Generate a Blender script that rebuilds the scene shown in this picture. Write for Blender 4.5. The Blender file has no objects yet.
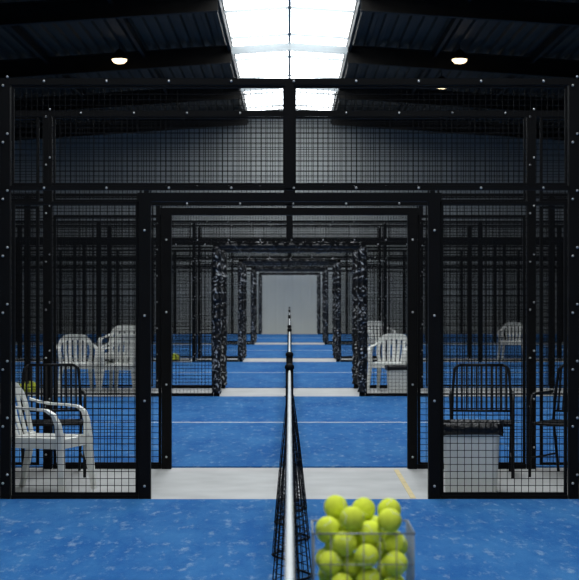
import bpy, math, random
from mathutils import Vector, Matrix, noise
random.seed(7)
scene = bpy.context.scene
F = 1750.0
CZ = 1.462
# ------------------------------------------------------------ materials
def mat(name, col, rough=0.5, metal=0.0, spec=0.5, emis=None, estr=0.0, noise_amt=0.0, nscale=5.0, bump=0.0, bscale=50.0):
    m = bpy.data.materials.new(name); m.use_nodes = True
    nt = m.node_tree; b = nt.nodes['Principled BSDF']
    b.inputs['Base Color'].default_value = (*col, 1)
    b.inputs['Roughness'].default_value = rough
    b.inputs['Metallic'].default_value = metal
    b.inputs['Specular IOR Level'].default_value = spec
    if emis:
        b.inputs['Emission Color'].default_value = (*emis, 1)
        b.inputs['Emission Strength'].default_value = estr
    tc = nt.nodes.new('ShaderNodeTexCoord')
    if noise_amt > 0:
        n = nt.nodes.new('ShaderNodeTexNoise'); n.inputs['Scale'].default_value = nscale
        n.inputs['Detail'].default_value = 6
        nt.links.new(tc.outputs['Object'], n.inputs['Vector'])
        r = nt.nodes.new('ShaderNodeValToRGB')
        r.color_ramp.elements[0].position = 0.3; r.color_ramp.elements[1].position = 0.7
        r.color_ramp.elements[0].color = (*[c*(1-noise_amt) for c in col], 1)
        r.color_ramp.elements[1].color = (*[min(1, c*(1+noise_amt)) for c in col], 1)
        nt.links.new(n.outputs['Fac'], r.inputs['Fac'])
        nt.links.new(r.outputs['Color'], b.inputs['Base Color'])
    if bump > 0:
        n2 = nt.nodes.new('ShaderNodeTexNoise'); n2.inputs['Scale'].default_value = bscale
        nt.links.new(tc.outputs['Object'], n2.inputs['Vector'])
        bp = nt.nodes.new('ShaderNodeBump'); bp.inputs['Strength'].default_value = bump
        bp.inputs['Distance'].default_value = 0.02
        nt.links.new(n2.outputs['Fac'], bp.inputs['Height'])
        nt.links.new(bp.outputs['Normal'], b.inputs['Normal'])
    return m

M_black = mat('black_powder_coat', (0.003, 0.003, 0.0034), 0.65, spec=0.12, noise_amt=0.2)
M_bolt = mat('galvanised_bolt', (0.6, 0.6, 0.6), 0.35, 0.6)
M_conc = mat('painted_concrete', (0.42, 0.42, 0.41), 0.6, noise_amt=0.12, nscale=2.5)
M_line = mat('white_line_paint', (0.75, 0.8, 0.85), 0.7, noise_amt=0.1, nscale=20)
M_wall = mat('grey_cladding', (0.38, 0.39, 0.375), 0.7, spec=0.2, noise_amt=0.05, nscale=1)
M_walllow = mat('pale_wall_panel', (0.60, 0.62, 0.60), 0.7, spec=0.2, noise_amt=0.04, nscale=1)
M_wallside = mat('dark_cladding', (0.10, 0.11, 0.095), 0.6, noise_amt=0.1, nscale=1)
M_roof = mat('dark_roof_sheet', (0.032, 0.028, 0.022), 0.6, spec=0.2, noise_amt=0.2, nscale=1)
M_beam = mat('dark_steel_beam', (0.010, 0.009, 0.008), 0.6, spec=0.15, noise_amt=0.2)
M_mull = mat('skylight_glazing_bar', (0.30, 0.33, 0.34), 0.5, noise_amt=0.05)
M_sky = mat('translucent_skylight_sheet', (0.8, 0.85, 0.87), 0.5, emis=(0.92, 0.97, 1.0), estr=6.1, noise_amt=0.03)
M_lamp = mat('warm_lamp_diffuser', (0.9, 0.85, 0.7), 0.4, emis=(1.0, 0.74, 0.42), estr=4, noise_amt=0.02)
M_white = mat('white_plastic', (0.80, 0.80, 0.75), 0.4, noise_amt=0.04)
M_tape = mat('white_net_tape', (0.76, 0.78, 0.77), 0.7, noise_amt=0.05, nscale=30)
M_net = mat('black_net_cord', (0.005, 0.005, 0.006), 0.8, spec=0.2, noise_amt=0.2)
M_bag = mat('black_bin_bag', (0.005, 0.005, 0.006), 0.35, spec=0.4, bump=0.6, bscale=35)
M_bin = mat('white_bin_plastic', (0.80, 0.81, 0.78), 0.45, noise_amt=0.05)
M_ball = mat('tennis_felt', (0.78, 0.86, 0.07), 0.9, spec=0.2, noise_amt=0.07, nscale=60, bump=0.2, bscale=300)
M_seam = mat('ball_seam', (0.85, 0.88, 0.6), 0.7, noise_amt=0.05)
M_wire = mat('chromed_wire', (0.26, 0.27, 0.26), 0.4, 0.5, noise_amt=0.05)
M_chairblk = mat('black_metal_chair', (0.004, 0.004, 0.005), 0.5, spec=0.2, noise_amt=0.2)
M_yel = mat('yellow_tape', (0.62, 0.50, 0.25), 0.7, noise_amt=0.15, nscale=15)

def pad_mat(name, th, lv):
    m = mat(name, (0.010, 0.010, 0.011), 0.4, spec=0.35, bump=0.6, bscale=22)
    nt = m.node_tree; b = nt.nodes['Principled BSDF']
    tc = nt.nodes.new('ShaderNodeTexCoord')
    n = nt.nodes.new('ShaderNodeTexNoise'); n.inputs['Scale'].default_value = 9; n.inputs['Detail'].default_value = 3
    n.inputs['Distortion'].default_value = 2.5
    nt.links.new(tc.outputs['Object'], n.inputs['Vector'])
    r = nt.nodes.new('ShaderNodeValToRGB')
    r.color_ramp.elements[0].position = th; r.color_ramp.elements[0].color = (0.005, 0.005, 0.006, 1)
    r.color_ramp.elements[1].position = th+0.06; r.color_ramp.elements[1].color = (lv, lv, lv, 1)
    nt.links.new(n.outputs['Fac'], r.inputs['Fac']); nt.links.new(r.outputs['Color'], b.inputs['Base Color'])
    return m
M_pad = pad_mat('black_patchy_padding', 0.575, 0.50)  # black padding with random pale grey noise patches
M_padtop = pad_mat('black_lintel_padding', 0.64, 0.14)

def turf_mat():
    m = bpy.data.materials.new('blue_sanded_turf'); m.use_nodes = True
    nt = m.node_tree; b = nt.nodes['Principled BSDF']
    b.inputs['Roughness'].default_value = 0.95
    b.inputs['Specular IOR Level'].default_value = 0.12
    geo = nt.nodes.new('ShaderNodeNewGeometry')
    mp = nt.nodes.new('ShaderNodeMapping'); mp.inputs['Scale'].default_value = (1.0, 0.3, 1)
    nt.links.new(geo.outputs['Position'], mp.inputs['Vector'])
    n1 = nt.nodes.new('ShaderNodeTexNoise'); n1.inputs['Scale'].default_value = 1.8; n1.inputs['Detail'].default_value = 9; n1.inputs['Roughness'].default_value = 0.75
    n2 = nt.nodes.new('ShaderNodeTexNoise'); n2.inputs['Scale'].default_value = 14; n2.inputs['Detail'].default_value = 8; n2.inputs['Roughness'].default_value = 0.75
    nt.links.new(mp.outputs['Vector'], n1.inputs['Vector']); nt.links.new(mp.outputs['Vector'], n2.inputs['Vector'])
    r1 = nt.nodes.new('ShaderNodeValToRGB')
    r1.color_ramp.elements[0].position = 0.40; r1.color_ramp.elements[0].color = (0.014, 0.110, 0.34, 1)
    r1.color_ramp.elements[1].position = 0.70; r1.color_ramp.elements[1].color = (0.050, 0.20, 0.45, 1)
    nt.links.new(n1.outputs['Fac'], r1.inputs['Fac'])
    r2 = nt.nodes.new('ShaderNodeValToRGB')
    r2.color_ramp.elements[0].position = 0.54; r2.color_ramp.elements[0].color = (0, 0, 0, 1)
    r2.color_ramp.elements[1].position = 0.78; r2.color_ramp.elements[1].color = (0.65, 0.65, 0.65, 1)
    nt.links.new(n2.outputs['Fac'], r2.inputs['Fac'])
    mx = nt.nodes.new('ShaderNodeMix'); mx.data_type = 'RGBA'
    nt.links.new(r2.outputs['Color'], mx.inputs[0])
    nt.links.new(r1.outputs['Color'], mx.inputs[6])
    mx.inputs[7].default_value = (0.40, 0.53, 0.64, 1)
    nt.links.new(mx.outputs[2], b.inputs['Base Color'])
    n3 = nt.nodes.new('ShaderNodeTexNoise'); n3.inputs['Scale'].default_value = 120
    nt.links.new(geo.outputs['Position'], n3.inputs['Vector'])
    bp = nt.nodes.new('ShaderNodeBump'); bp.inputs['Strength'].default_value = 0.3; bp.inputs['Distance'].default_value = 0.01
    nt.links.new(n3.outputs['Fac'], bp.inputs['Height']); nt.links.new(bp.outputs['Normal'], b.inputs['Normal'])
    return m
M_turf = turf_mat()
def glass_mat():
    m = bpy.data.materials.new('court_glass'); m.use_nodes = True
    nt = m.node_tree; b = nt.nodes['Principled BSDF']
    b.inputs['Base Color'].default_value = (0.8, 0.95, 0.92, 1)
    b.inputs['Roughness'].default_value = 0.02
    b.inputs['Alpha'].default_value = 0.15
    return m
M_glass = glass_mat()

# ------------------------------------------------------------ mesh builder
class MB:
    def __init__(self): self.v = []; self.f = []; self.m = []; self.mats = []; self.sm = []
    def mi(self, m):
        if m not in self.mats: self.mats.append(m)
        return self.mats.index(m)
    def box(self, c, s, m):
        x, y, z = c; a, b, d = s[0]/2, s[1]/2, s[2]/2
        o = len(self.v); i = self.mi(m)
        for dx in (-a, a):
            for dy in (-b, b):
                for dz in (-d, d): self.v.append((x+dx, y+dy, z+dz))
        for q in ((0,1,3,2),(4,6,7,5),(0,4,5,1),(2,3,7,6),(0,2,6,4),(1,5,7,3)):
            self.f.append(tuple(o+k for k in q)); self.m.append(i); self.sm.append(False)
    def bx(self, x0, x1, y0, y1, z0, z1, m):
        self.box(((x0+x1)/2, (y0+y1)/2, (z0+z1)/2), (x1-x0, y1-y0, z1-z0), m)
    def strip(self, pts, side, w, t, m, sm=False):
        pts = [Vector(p) for p in pts]; n = len(pts); o = len(self.v); i = self.mi(m)
        for k, p in enumerate(pts):
            T = (pts[min(k+1, n-1)] - pts[max(k-1, 0)]).normalized()
            S = Vector(side[k] if isinstance(side, list) else side)
            S = (S - T*S.dot(T)).normalized(); N = T.cross(S)
            ww = w[k] if isinstance(w, (list, tuple)) else w
            tt = t[k] if isinstance(t, (list, tuple)) else t
            for a, b in ((-1,-1),(1,-1),(1,1),(-1,1)):
                self.v.append(tuple(p + S*a*ww/2 + N*b*tt/2))
        for k in range(n-1):
            for j in range(4):
                a = o+k*4+j; b = o+k*4+(j+1) % 4
                self.f.append((a, b, b+4, a+4)); self.m.append(i); self.sm.append(sm)
        self.f.append((o+3, o+2, o+1, o)); self.m.append(i); self.sm.append(False)
        e = o+(n-1)*4
        self.f.append((e, e+1, e+2, e+3)); self.m.append(i); self.sm.append(False)
    def tube(self, pts, r, m, sides=8, closed=False, jit=0.0):
        pts = [Vector(p) for p in pts]; n = len(pts); o = len(self.v); i = self.mi(m)
        up = None
        for k, p in enumerate(pts):
            if closed: T = (pts[(k+1) % n] - pts[k-1]).normalized()
            else: T = (pts[min(k+1, n-1)] - pts[max(k-1, 0)]).normalized()
            if up is None:
                up = Vector((0, 0, 1)) if abs(T.z) < 0.9 else Vector((1, 0, 0))
            S = (up - T*up.dot(T)).normalized(); up = S; N = T.cross(S)
            rr = r[k] if isinstance(r, (list, tuple)) else r
            for j in range(sides):
                a = 2*math.pi*(j+0.5)/sides
                q = rr*(1+random.uniform(-jit, jit))
                self.v.append(tuple(p + S*math.cos(a)*q + N*math.sin(a)*q))
        for k in range(n if closed else n-1):
            for j in range(sides):
                a = o+k*sides+j; b = o+k*sides+(j+1) % sides
                c = o+((k+1) % n)*sides+(j+1) % sides; d = o+((k+1) % n)*sides+j
                self.f.append((a, b, c, d)); self.m.append(i); self.sm.append(sides > 4)
        if not closed:
            self.f.append(tuple(o+j for j in range(sides))[::-1]); self.m.append(i); self.sm.append(False)
            e = o+(n-1)*sides
            self.f.append(tuple(e+j for j in range(sides))); self.m.append(i); self.sm.append(False)
    def grid(self, P, m, thick=None, sm=True):
        i = self.mi(m); R = len(P); C = len(P[0]); o = len(self.v)
        for row in P:
            for p in row: self.v.append(tuple(p))
        for a in range(R-1):
            for b in range(C-1):
                self.f.append((o+a*C+b, o+a*C+b+1, o+(a+1)*C+b+1, o+(a+1)*C+b)); self.m.append(i); self.sm.append(sm)
        if thick is not None:
            o2 = len(self.v)
            for row in P:
                for p in row: self.v.append(tuple(Vector(p)+Vector(thick)))
            for a in range(R-1):
                for b in range(C-1):
                    self.f.append((o2+a*C+b, o2+(a+1)*C+b, o2+(a+1)*C+b+1, o2+a*C+b+1)); self.m.append(i); self.sm.append(sm)
            bd = [(0, b) for b in range(C)] + [(a, C-1) for a in range(1, R)] + [(R-1, b) for b in range(C-2, -1, -1)] + [(a, 0) for a in range(R-2, 0, -1)]
            for k in range(len(bd)):
                a = bd[k]; b = bd[(k+1) % len(bd)]
                ia = a[0]*C+a[1]; ib = b[0]*C+b[1]
                self.f.append((o+ia, o2+ia, o2+ib, o+ib)); self.m.append(i); self.sm.append(False)
    def sphere(self, c, r, m, R=None, seg=20, rings=12):
        i = self.mi(m); o = len(self.v); c = Vector(c)
        self.v.append(tuple(c+Vector((0, 0, r))))
        for a in range(1, rings):
            t = math.pi*a/rings
            for b in range(seg):
                p = 2*math.pi*b/seg
                self.v.append(tuple(c+Vector((r*math.sin(t)*math.cos(p), r*math.sin(t)*math.sin(p), r*math.cos(t)))))
        self.v.append(tuple(c-Vector((0, 0, r)))); last = len(self.v)-1
        for b in range(seg):
            self.f.append((o, o+1+b, o+1+(b+1) % seg)); self.m.append(i); self.sm.append(True)
            q = o+1+(rings-2)*seg
            self.f.append((last, q+(b+1) % seg, q+b)); self.m.append(i); self.sm.append(True)
        for a in range(rings-2):
            for b in range(seg):
                u = o+1+a*seg
                self.f.append((u+b, u+seg+b, u+seg+(b+1) % seg, u+(b+1) % seg)); self.m.append(i); self.sm.append(True)
    def mesh(self, name):
        me = bpy.data.meshes.new(name); me.from_pydata(self.v, [], self.f)
        for m in self.mats: me.materials.append(m)
        me.polygons.foreach_set('material_index', self.m)
        me.polygons.foreach_set('use_smooth', self.sm)
        me.update(); return me
def place(name, me, loc=(0, 0, 0), rz=0.0, scale=1.0):
    ob = bpy.data.objects.new(name, me); scene.collection.objects.link(ob)
    ob.location = loc; ob.rotation_euler = (0, 0, rz); ob.scale = (scale,)*3
    return ob

# ------------------------------------------------------------ layout
D1 = 12.36; GAP = 2.18; CW = 10.0
courts = [(D1-CW + k*(CW+GAP), D1 + k*(CW+GAP)) for k in range(5)]
YB = -3.0; YE = 62.0; XS = 13.0
RIDGE = 7.72; EAVE = 6.85
def roofz(x): return RIDGE - (RIDGE-EAVE)*abs(x)/XS
SKY = 1.43

b = MB(); b.bx(-XS, XS, YB, YE, -0.2, 0, M_conc); place('floor', b.mesh('floor'))
b = MB()
b.bx(-9.99, 9.99, -4.93, 4.93, 0.0, 0.012, M_turf)
z0, z1 = 0.0125, 0.0155
b.bx(-6.95, 6.95, -0.025, 0.025, z0, z1, M_line)
for s in (-1, 1): b.bx(s*6.95-0.025, s*6.95+0.025, -4.93, 4.93, z0, z1, M_line)
tm = b.mesh('court_turf')
for (a, c) in courts: place('court_turf', tm, (0, (a+c)/2, 0))
b = MB(); b.bx(0.86, 0.90, D1+0.08, D1+GAP-0.1, 0.0, 0.003, M_yel); place('floor_marking_tape', b.mesh('floor_marking_tape'))

def cladding(name, p0, p1, inward, ztop, m, rib=0.035, low=None):
    p0 = Vector(p0); p1 = Vector(p1); d = (p1-p0); L = d.length; d.normalize(); inw = Vector(inward)
    b = MB(); cols = []
    x = 0; prof = [(0, 0), (0.18, 0), (0.21, rib), (0.27, rib), (0.30, 0)]
    while x < L:
        for q, h in prof[:-1]:
            if x+q < L: cols.append((x+q, h))
        x += 0.30
    cols.append((L, 0))
    row0 = []; row1 = []; rl = []
    for q, h in cols:
        P = p0+d*q+inw*h
        row0.append((P.x, P.y, 0)); row1.append((P.x, P.y, ztop(P.x))); rl.append((P.x, P.y, 2.6))
    if low:
        b.grid([row0, rl], low, thick=-inw*0.12, sm=False); b.grid([rl, row1], m, thick=-inw*0.12, sm=False)
    else: b.grid([row0, row1], m, thick=-inw*0.12, sm=False)
    return place(name, b.mesh(name))
cladding('wall_back', (-XS, YE, 0), (XS, YE, 0), (0, -1, 0), roofz, M_wall, 0.004, M_walllow)
cladding('wall_front', (XS, YB, 0), (-XS, YB, 0), (0, 1, 0), roofz, M_wall)
cladding('wall_left', (-XS, YB, 0), (-XS, YE, 0), (1, 0, 0), lambda x: EAVE, M_wallside)
cladding('wall_right', (XS, YE, 0), (XS, YB, 0), (-1, 0, 0), lambda x: EAVE, M_wallside)

b = MB()
for s in (-1, 1):
    xs = []; x = SKY
    while x < XS:
        for q, h in ((0, 0), (0.13, 0), (0.16, -0.07), (0.25, -0.07), (0.28, 0)):
            if x+q <= XS: xs.append((x+q, h))
        x += 0.28
    r0 = [(s*x, YB, roofz(x)+h+0.08) for x, h in xs]; r1 = [(s*x, YE, roofz(x)+h+0.08) for x, h in xs]
    b.grid([r0, r1], M_roof, thick=(0, 0, 0.06), sm=False)
place('ceiling', b.mesh('ceiling'))
b = MB()
fy = [43.4-8*k for k in range(6)] + [51.4, 59.4]
for y in sorted(fy):
    if y > YE-0.3 or y < YB+0.2: continue
    for s in (-1, 1):
        P0 = (s*(SKY+0.02), y, roofz(SKY)-0.25); P1 = (s*(XS-0.15), y, roofz(XS-0.15)-0.25)
        b.strip([P0, P1], (0, 1, 0), 0.02, 0.42, M_beam)
        for dz in (-0.21, 0.21):
            b.strip([(P0[0], y, P0[2]+dz), (P1[0], y, P1[2]+dz)], (0, 1, 0), 0.18, 0.025, M_beam)
        b.box((s*(XS-0.3), y, (EAVE-0.1)/2), (0.25, 0.18, EAVE-0.1), M_beam)
for s in (-1, 1):
    for x in (SKY+0.05, 3.6, 6.0, 8.4, 10.8):
        b.bx(s*x-0.04, s*x+0.04, YB+0.15, YE-0.15, roofz(x)-0.18, roofz(x)-0.0, M_beam)
place('roof_frame', b.mesh('roof_frame'))
YS = YE-1.5
b = MB()
b.grid([[(-SKY, YB+0.1, roofz(SKY)+0.12), (0, YB+0.1, RIDGE+0.12), (SKY, YB+0.1, roofz(SKY)+0.12)],
        [(-SKY, YS, roofz(SKY)+0.12), (0, YS, RIDGE+0.12), (SKY, YS, roofz(SKY)+0.12)]], M_sky, sm=False)
sky = place('window_1', b.mesh('skylight_sheet'))
b = MB()
b.grid([[(-SKY, YS, roofz(SKY)+0.1), (0, YS, RIDGE+0.1), (SKY, YS, roofz(SKY)+0.1)],
        [(-SKY, YE, roofz(SKY)+0.1), (0, YE, RIDGE+0.1), (SKY, YE, roofz(SKY)+0.1)]], M_roof, thick=(0, 0, 0.05), sm=False)
b.bx(-0.035, 0.035, YB+0.1, YS, RIDGE-0.02, RIDGE+0.05, M_mull)
y = YB+1.4
while y < YS-0.3:
    for s in (-1, 1):
        b.strip([(0, y, RIDGE+0.0), (s*SKY, y, roofz(SKY)+0.0)], (0, 1, 0), 0.05, 0.06, M_mull)
    y += 4.0
for y in fy:
    if YB+0.2 < y < YE-0.3:
        for s in (-1, 1):
            b.strip([(0, y, RIDGE-0.16), (s*SKY, y, roofz(SKY)-0.16)], (0, 1, 0), 0.10, 0.20, M_mull)
gb = place('glazing_bars', b.mesh('glazing_bars')); gb.parent = sky

b = MB()
b.tube([(0, 0, 0.0), (0, 0, 0.03), (0, 0, 0.10), (0, 0, 0.20), (0, 0, 0.24)], [0.21, 0.205, 0.17, 0.09, 0.05], M_beam, 20)
b.tube([(0, 0, -0.10), (0, 0, -0.085), (0, 0, -0.04), (0, 0, 0.005)], [0.06, 0.12, 0.17, 0.18], M_lamp, 20)
b.tube([(0, 0, 0.2), (0, 0, 0.36)], 0.012, M_beam, 6)
lm = b.mesh('high_bay_lamp')
for x, y in ((-4.1, 42.2), (4.1, 42.2), (4.12, 47.4), (-4.1, 25.2), (4.1, 25.2), (-4.1, 9.4), (4.1, 9.4)):
    place('high_bay_lamp', lm, (x, y, roofz(4.1)-0.36 if y != 47.4 else roofz(4.1)-0.36))

# ------------------------------------------------------------ fence
S = 1.02; E = 1.96
def wires(b, x0, x1, z0, z1, sp=0.05, t=0.0042):
    n = max(1, round((x1-x0)/sp)); k = (x1-x0)/n
    for i in range(1, n): b.box((x0+i*k, 0, (z0+z1)/2), (t, t, z1-z0), M_black)
    n = max(1, round((z1-z0)/sp)); k = (z1-z0)/n
    for i in range(1, n): b.box(((x0+x1)/2, -t*0.8, z0+i*k), (x1-x0, t, t), M_black)
def frame(b, x0, x1, z0, z1, t=0.022, d=0.03):
    b.bx(x0, x0+t, -d/2, d/2, z0, z1, M_black); b.bx(x1-t, x1, -d/2, d/2, z0, z1, M_black)
    b.bx(x0+t, x1-t, -d/2, d/2, z0, z0+t, M_black); b.bx(x0+t, x1-t, -d/2, d/2, z1-t, z1, M_black)
def bolt(b, x, z, y=-0.045):
    b.tube([(x, y, z), (x, y-0.006, z), (x, y-0.011, z)], [0.0095, 0.0095, 0.005], M_bolt, 8)
def pad(b, p0, p1, w, m=None):
    p0 = Vector(p0); p1 = Vector(p1); L = (p1-p0).length; n = int(L/0.03); rs = []; pts = []
    for i in range(n+1):
        pts.append(p0.lerp(p1, i/n)+Vector((random.uniform(-1, 1)*0.006, random.uniform(-1, 1)*0.006, 0)))
        rs.append(w/2*(1+0.16*noise.noise(Vector((i*0.35, w*9, L)))+random.uniform(-0.05, 0.05)))
    b.tube(pts, rs, m or M_pad, 10, jit=0.14)
def fence(padded):
    b = MB(); T = 2.972; Rz = 2.20; G = 2.165
    b.bx(-10, 10, -0.03, 0.03, T-0.045, T, M_black)
    for s in (-1, 1):
        xo = s*(E+0.045)
        b.bx(xo-0.035, xo+0.035, -0.04, 0.04, 0, T, M_black)
        for z in [0.12+0.4*i for i in range(8)]:
            if z < T: bolt(b, xo-0.012, z); bolt(b, xo+0.02, z+0.06)
        for x in (4.0, 6.0, 8.0, 9.96):
            b.bx(s*x-0.03, s*x+0.03, -0.035, 0.035, 0, T, M_black)
        b.bx(s*S-0.04, s*S+0.04, -0.045, 0.045, 0, G, M_black)
        for z in (0.1, 0.7, 1.3, 1.9): bolt(b, s*S, z, -0.047)
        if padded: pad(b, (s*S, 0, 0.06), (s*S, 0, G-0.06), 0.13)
        x0, x1 = sorted((s*(S+0.045), s*E))
        frame(b, x0, x1, 0.03, G-0.06, 0.022)
        wires(b, x0+0.02, x1-0.02, 0.05, G-0.08)
        b.bx(x0, x1, -0.03, 0.03, 0.0, 0.035, M_black)
        xs = [E+0.09, 4.0, 6.0, 8.0, 9.96]
        for a, c in zip(xs[:-1], xs[1:]):
            p, q = sorted((s*a, s*c))
            frame(b, p+0.03, q-0.03, 0.03, Rz-0.02); frame(b, p+0.03, q-0.03, Rz+0.02, T-0.05)
            wires(b, p+0.04, q-0.04, 0.05, Rz-0.04); wires(b, p+0.04, q-0.04, Rz+0.04, T-0.07)
    b.bx(-10, 10, -0.025, 0.025, Rz-0.015, Rz+0.015, M_black)
    frame(b, -E, -0.03, Rz+0.02, T-0.05, 0.016); frame(b, 0.03, E, Rz+0.02, T-0.05, 0.016)
    wires(b, -E+0.02, -0.04, Rz+0.04, T-0.07, 0.04); wires(b, 0.04, E-0.02, Rz+0.04, T-0.07, 0.04)
    b.bx(-0.032, 0.032, -0.035, 0.035, Rz, T-0.04, M_black)
    b.bx(-S-0.05, S+0.05, -0.045, 0.045, G-0.06, G, M_black)
    if padded: pad(b, (-S, 0, G-0.045), (S, 0, G-0.045), 0.10, M_padtop)
    for i in range(-4, 5):
        bolt(b, i*0.44+0.03, Rz, -0.026)
        bolt(b, i*0.44+0.03, T-0.02, -0.031)
    return b.mesh('court_fence')
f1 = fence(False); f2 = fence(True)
k = 0
for (a, c) in courts:
    for y in (a, c):
        if k > 0 and y < YE-0.2:
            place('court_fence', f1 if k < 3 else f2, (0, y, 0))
        k += 1
b = MB()
for i in range(5):
    y0 = -5+2*i
    b.bx(-0.006, 0.006, y0+0.04, y0+1.96, 0.02, 2.95, M_glass)
    if i: b.bx(-0.04, 0.04, y0-0.03, y0+0.03, 0, 3.0, M_black)
b.bx(-0.03, 0.03, -4.9, 4.9, 2.96, 3.0, M_black)
gm = b.mesh('court_glass_wall')
for (a, c) in courts:
    for s in (-1, 1): place('court_glass_wall', gm, (s*10.06, (a+c)/2, 0))

# ------------------------------------------------------------ net
def net(flare):
    b = MB(); H = lambda y: 0.885+0.035*(y/4.9)**2
    ys = [-4.88+9.76*i/200 for i in range(201)]
    def off(y, z):
        h = (H(y)-z)/0.9
        if flare:
            env = min(1, max(0, (y+0.6)/1.5))
            w = env*(0.075*math.sin(y*2*math.pi/1.35+0.5)+0.035*math.sin(y*2*math.pi/0.47)+0.012)
        else: w = 0.03*math.sin(y*2*math.pi/1.7)
        return w*max(0, h)**0.8
    for i, y in enumerate(ys):
        pts = []
        for j in range(8):
            z = 0.02+(H(y)-0.05-0.02)*j/7; pts.append((off(y, z), y, z))
        b.tube(pts, 0.0026, M_net, 3)
    for j in range(19):
        pts = []
        for y in ys[::2]:
            z = 0.02+(H(y)-0.07)*j/18; pts.append((off(y, z), y, z))
        b.tube(pts, 0.0026, M_net, 3)
    b.tube([(off(y, 0.02), y, 0.025) for y in ys[::2]], 0.006, M_net, 5)
    prof = [(-0.009, -0.055), (-0.010, -0.02), (-0.007, -0.002), (0, 0.002), (0.007, -0.002), (0.010, -0.02), (0.009, -0.055)]
    b.grid([[(px, y, H(y)+pz) for y in ys[::4]] for px, pz in prof], M_tape, sm=True)
    for s in (-1, 1):
        b.tube([(0, s*4.86, 0.014), (0, s*4.86, 0.93)], 0.028, M_black, 12)
        b.tube([(0, s*4.86, 0.93), (0, s*4.86, 0.95), (0, s*4.86, 0.965)], [0.034, 0.034, 0.02], M_black, 12)
        b.box((0, s*4.86, 0.018), (0.14, 0.10, 0.008), M_black)
        b.box((0, s*4.83, 0.80), (0.05, 0.05, 0.07), M_black)
    return b.mesh('padel_net')
n1 = net(True); n2 = net(False)
for i, (a, c) in enumerate(courts): place('padel_net', n1 if i == 0 else n2, (0, (a+c)/2, 0))

# ------------------------------------------------------------ white plastic armchair (front = -Y)
def monobloc():
    b = MB()
    P = []
    for j in range(9):
        v = j/8; y = -0.24+0.46*v; row = []
        for i in range(9):
            u = i/8*2-1; w = 0.235-0.03*v
            z = 0.43-0.018*(1-u*u)*math.sin(math.pi*v)-0.03*max(0, 0.15-v)/0.15
            row.append((u*w, y, z))
        P.append(row)
    b.grid(P, M_white, thick=(0, 0, -0.012))
    b.strip([(-0.23, -0.245, 0.385), (0.23, -0.245, 0.385)], (0, 1, 0), 0.015, 0.07, M_white)
    for s in (-1, 1):
        b.strip([(s*0.235, -0.24, 0.39), (s*0.21, 0.22, 0.39)], (0, 0, 1), 0.08, 0.014, M_white)
        pts = [(s*0.285, -0.285, 0.0), (s*0.262, -0.262, 0.25), (s*0.25, -0.25, 0.42), (s*0.262, -0.235, 0.54), (s*0.272, -0.205, 0.61), (s*0.278, -0.15, 0.645),
               (s*0.282, -0.05, 0.655), (s*0.28, 0.08, 0.66), (s*0.27, 0.18, 0.675), (s*0.245, 0.255, 0.70)]
        b.strip(pts, (1, 0, 0), [0.035, 0.05, 0.06, 0.05, 0.05, 0.055, 0.06, 0.055, 0.045, 0.035], [0.035, 0.045, 0.05, 0.035, 0.025, 0.018, 0.016, 0.016, 0.016, 0.016], M_white)
        b.strip([(s*0.235, -0.24, 0.36), (s*0.285, -0.285, 0)], (0, 1, 0), [0.06, 0.035], 0.014, M_white)
        b.strip([(s*0.20, 0.21, 0.44), (s*0.222, 0.26, 0.22), (s*0.245, 0.32, 0)], (1, 0, 0), [0.065, 0.05, 0.035], [0.045, 0.04, 0.035], M_white)
    arch = []
    for i in range(21):
        t = math.pi*i/20; cx = math.cos(t); sz = math.sin(t)
        x = -0.235*math.copysign(abs(cx)**0.55, cx); z = 0.56+0.24*sz**0.6
        arch.append((x, 0.23+0.22*(z-0.43)+0.03*(1-(x/0.24)**2), z))
    arch = [(-0.205, 0.215, 0.42)] + arch + [(0.205, 0.215, 0.42)]
    b.strip(arch, (0, 1, 0.1), 0.02, [0.05]*5+[0.06]*3+[0.085]*7+[0.06]*3+[0.05]*5, M_white)
    for i in range(-2, 3):
        x = i*0.075
        b.strip([(x*0.9, 0.215+0.02*(1-(x/0.24)**2), 0.42), (x, 0.23+0.22*0.15+0.03*(1-(x/0.24)**2), 0.58), (x*1.02, 0.23+0.22*0.34+0.03*(1-(x/0.24)**2), 0.78)], (1, 0, 0), 0.047, 0.010, M_white)
    return b.mesh('plastic_armchair')
wc = monobloc()
def gy(k): return courts[k][1]
chairs = [(-1.80, D1+0.52, math.radians(72), 0.95, 0),
          (-3.12, gy(1)+1.15, math.radians(12), 1, 0), (-2.52, gy(1)+1.60, math.radians(-10), 1, 0), (-2.52, gy(1)+1.60+0.05, math.radians(-10), 1, 0.13),
          (-2.38, gy(1)+0.72, math.radians(-14), 1, 0),
          (1.50, gy(1)+1.55, math.radians(-14), 1.0, 0),
          (1.95, gy(2)+1.2, math.radians(15), 1, 0), (4.80, gy(2)+1.0, math.radians(-12), 0.97, 0)]
for x, y, r, s, dz in chairs: place('plastic_armchair', wc, (x, y, dz), r, s)

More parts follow.
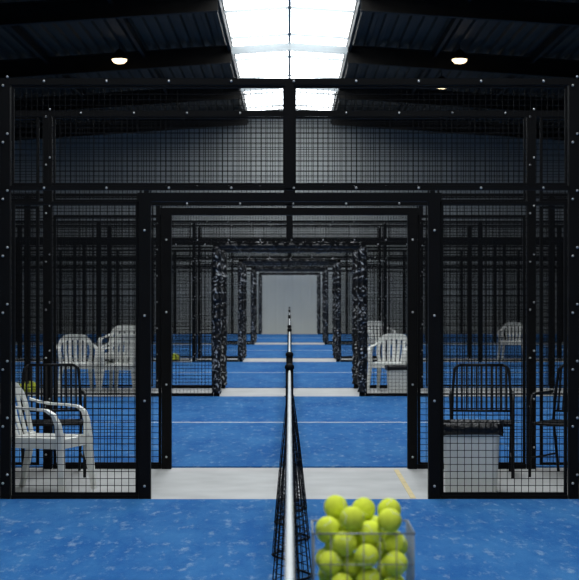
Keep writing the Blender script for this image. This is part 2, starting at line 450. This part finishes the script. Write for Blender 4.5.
def metal_chair():
    b = MB(); m = M_chairblk
    for s in (-1, 1):
        b.tube([(s*0.24, -0.25, 0), (s*0.24, -0.23, 0.42), (s*0.245, -0.21, 0.60), (s*0.25, -0.17, 0.645), (s*0.25, -0.1, 0.655), (s*0.25, 0.22, 0.655)], 0.012, m)
        b.tube([(s*0.23, 0.30, 0), (s*0.24, 0.22, 0.42), (s*0.235, 0.25, 0.65), (s*0.22, 0.29, 0.84), (s*0.18, 0.30, 0.87)], 0.012, m)
        b.tube([(s*0.24, -0.23, 0.42), (s*0.24, 0.22, 0.42)], 0.011, m)
        b.tube([(s*0.235, -0.24, 0.15), (s*0.235, 0.27, 0.15)], 0.008, m)
    b.tube([(-0.18, 0.30, 0.87), (0.18, 0.30, 0.87)], 0.012, m)
    b.tube([(-0.24, 0.225, 0.50), (0.24, 0.225, 0.50)], 0.010, m)
    b.tube([(-0.24, -0.23, 0.42), (0.24, -0.23, 0.42)], 0.011, m)
    b.tube([(-0.24, 0.22, 0.42), (0.24, 0.22, 0.42)], 0.011, m)
    for i in range(-5, 6):
        x = i*0.04
        b.strip([(x, 0.225, 0.50), (x, 0.25, 0.65), (x, 0.295, 0.865)], (1, 0, 0), 0.016, 0.006, m)
    for i in range(11):
        y = -0.21+0.042*i
        b.strip([(-0.24, y, 0.425), (0.24, y, 0.425)], (0, 1, 0), 0.030, 0.008, m)
    return b.mesh('metal_slat_chair')
mc = metal_chair()
for x, y, r in ((-1.90, D1+1.68, 10), (1.54, D1+1.66, -6), (2.24, D1+1.60, -32)):
    place('metal_slat_chair', mc, (x, y, 0), math.radians(r))

def rrect(w, d, r, z, n=6, wob=0.0, ph=0):
    pts = []
    for cx, cy, a0 in ((w/2-r, d/2-r, 0), (-w/2+r, d/2-r, 90), (-w/2+r, -d/2+r, 180), (w/2-r, -d/2+r, 270)):
        for i in range(n+1):
            a = math.radians(a0+90*i/n)
            q = 1+wob*noise.noise(Vector((cx*9+math.cos(a)*3, cy*9+math.sin(a)*3, z*14+ph)))
            pts.append(((cx+r*math.cos(a))*q, (cy+r*math.sin(a))*q, z))
    return pts+[pts[0]]
def make_bin():
    b = MB()
    b.grid([rrect(0.34, 0.30, 0.04, 0.0), rrect(0.345, 0.305, 0.04, 0.01), rrect(0.385, 0.335, 0.045, 0.44)], M_bin)
    b.grid([rrect(0.01, 0.01, 0.004, 0.004), rrect(0.34, 0.30, 0.04, 0.002)], M_bin)
    b.grid([rrect(0.39, 0.34, 0.045, 0.40), rrect(0.40, 0.35, 0.045, 0.405), rrect(0.40, 0.35, 0.045, 0.42)], M_bin)
    rows = [(0.41, 0.36, 0.405), (0.425, 0.37, 0.415), (0.43, 0.375, 0.435), (0.435, 0.38, 0.455), (0.42, 0.37, 0.478), (0.37, 0.32, 0.48), (0.34, 0.29, 0.45), (0.30, 0.26, 0.34), (0.02, 0.02, 0.30)]
    b.grid([rrect(w, d, min(0.05, w*0.4), z, 8, 0.07 if w > 0.1 else 0, w*3) for w, d, z in rows], M_bag)
    hem = rrect(0.425, 0.37, 0.05, 0.42, 8)
    hem2 = [(x*1.01, y*1.01, 0.398+0.02*noise.noise(Vector((x*14, y*14, 3)))) for x, y, z in hem]
    b.grid([hem, hem2], M_bag)
    return b.mesh('waste_bin')
bm = make_bin()
place('waste_bin', bm, (1.33, D1+0.46, 0), math.radians(-6), 1.08)
place('waste_bin', bm, (1.58, gy(1)+0.75, 0), math.radians(4), 0.86)

BR = 0.0335
def pile(W, Dp, zb, zr, top, seed):
    rnd = random.Random(seed); B = []
    while len(B) < 200:
        best = None
        for _ in range(140):
            x = rnd.uniform(-W/2+BR, W/2-BR); y = rnd.uniform(-Dp/2+BR, Dp/2-BR); z = zb+BR
            for (a, c, e) in B:
                if e > z-2*BR-0.01:
                    d2 = (a-x)**2+(c-y)**2
                    if d2 < 4*BR*BR: z = max(z, e+math.sqrt(4*BR*BR-d2))
            sc = z
            if z > zr+BR*0.2 and (abs(x) > W/2-BR*1.4 or abs(y) > Dp/2-BR*1.4): sc += 1
            if best is None or sc < best[0]: best = (sc, x, y, z)
        if best[0] > top: break
        B.append(best[1:])
    return B
def balls_mesh(B):
    b = MB()
    for (x, y, z) in B:
        b.sphere((x, y, z), BR*0.985, M_ball)
        R = Matrix.Rotation(random.uniform(0, 6.28), 3, 'X') @ Matrix.Rotation(random.uniform(0, 6.28), 3, 'Z') @ Matrix.Rotation(random.uniform(0, 6.28), 3, 'Y')
        pts = []
        for i in range(36):
            t = 2*math.pi*i/36; A = 0.75; C = 0.25
            v = Vector((A*math.cos(t)+C*math.cos(3*t), A*math.sin(t)-C*math.sin(3*t), 2*math.sqrt(A*C)*math.cos(2*t)))
            v = v.normalized()*BR*0.982
            pts.append(Vector((x, y, z))+R@v)
        b.tube(pts, 0.0011, M_seam, 4, closed=True)
    return b.mesh('tennis_balls')
def basket(W, Dp, zb, zr, legs):
    b = MB(); m = M_wire; w = W/2; d = Dp/2
    def ring(z, r, e=0): b.tube([(-w-e, -d-e, z), (w+e, -d-e, z), (w+e, d+e, z), (-w-e, d+e, z)], r, m, 6, closed=True)
    ring(zr, 0.0024, 0.004); ring(zb, 0.004, 0.004)
    k = zb+0.07
    while k < zr-0.03: ring(k, 0.0014, 0.003); k += 0.07
    n = round(W/0.045)
    for i in range(n+1):
        x = -w+W*i/n
        for s in (-1, 1): b.tube([(x, s*(d+0.003), zb), (x, s*(d+0.003), zr)], 0.0013, m, 5)
        b.tube([(x, -d-0.003, zb-0.002), (x, d+0.003, zb-0.002)], 0.002, m, 5)
    n = round(Dp/0.045)
    for i in range(n+1):
        y = -d+Dp*i/n
        for s in (-1, 1): b.tube([(s*(w+0.003), y, zb), (s*(w+0.003), y, zr)], 0.0013, m, 5)
        b.tube([(-w-0.003, y, zb-0.004), (w+0.003, y, zb-0.004)], 0.002, m, 5)
    if legs:
        for sx in (-1, 1):
            for sy in (-1, 1):
                b.tube([(sx*(w+0.004), sy*(d+0.004), zb+0.04), (sx*(w+0.004), sy*(d+0.004), zb), (sx*(w-0.01), sy*(d+0.03), 0.016)], 0.006, m, 8)
        for sy in (-1, 1):
            b.tube([(-w, sy*(d+0.02), 0.2), (w, sy*(d+0.02), 0.2)], 0.005, m, 6)
    return b.mesh('ball_basket')
BX, BY = 0.197, 4.78
place('ball_basket', basket(0.262, 0.262, 0.53, 0.822, True), (BX, BY, 0))
place('tennis_balls', balls_mesh(pile(0.257, 0.257, 0.532, 0.828, 0.876, 11)), (BX, BY, 0))
sb = basket(0.3, 0.25, 0.008, 0.16, False); sp = balls_mesh(pile(0.29, 0.24, 0.012, 0.15, 0.14, 9))
for x, y in ((-3.82, gy(1)+1.0), (-2.50, gy(2)+0.6)):
    place('ball_basket', sb, (x, y, 0)); place('tennis_balls', sp, (x, y, 0))

w = bpy.data.worlds.new('World'); scene.world = w; w.use_nodes = True
bg = w.node_tree.nodes['Background']; bg.inputs[0].default_value = (0.55, 0.7, 0.85, 1); bg.inputs[1].default_value = 0.6
cam = bpy.data.cameras.new('camera'); co = bpy.data.objects.new('camera', cam); scene.collection.objects.link(co)
co.location = (0, 0, CZ); co.rotation_euler = (math.radians(90), 0, 0)
cam.sensor_fit = 'HORIZONTAL'; cam.sensor_width = 36; cam.lens = F/579*36
cam.shift_y = 0.0045
cam.dof.use_dof = True; cam.dof.focus_distance = 12.5; cam.dof.aperture_fstop = 8.0
cam.clip_end = 300
scene.camera = co
scene.view_settings.view_transform = 'Standard'
scene.view_settings.look = 'None'
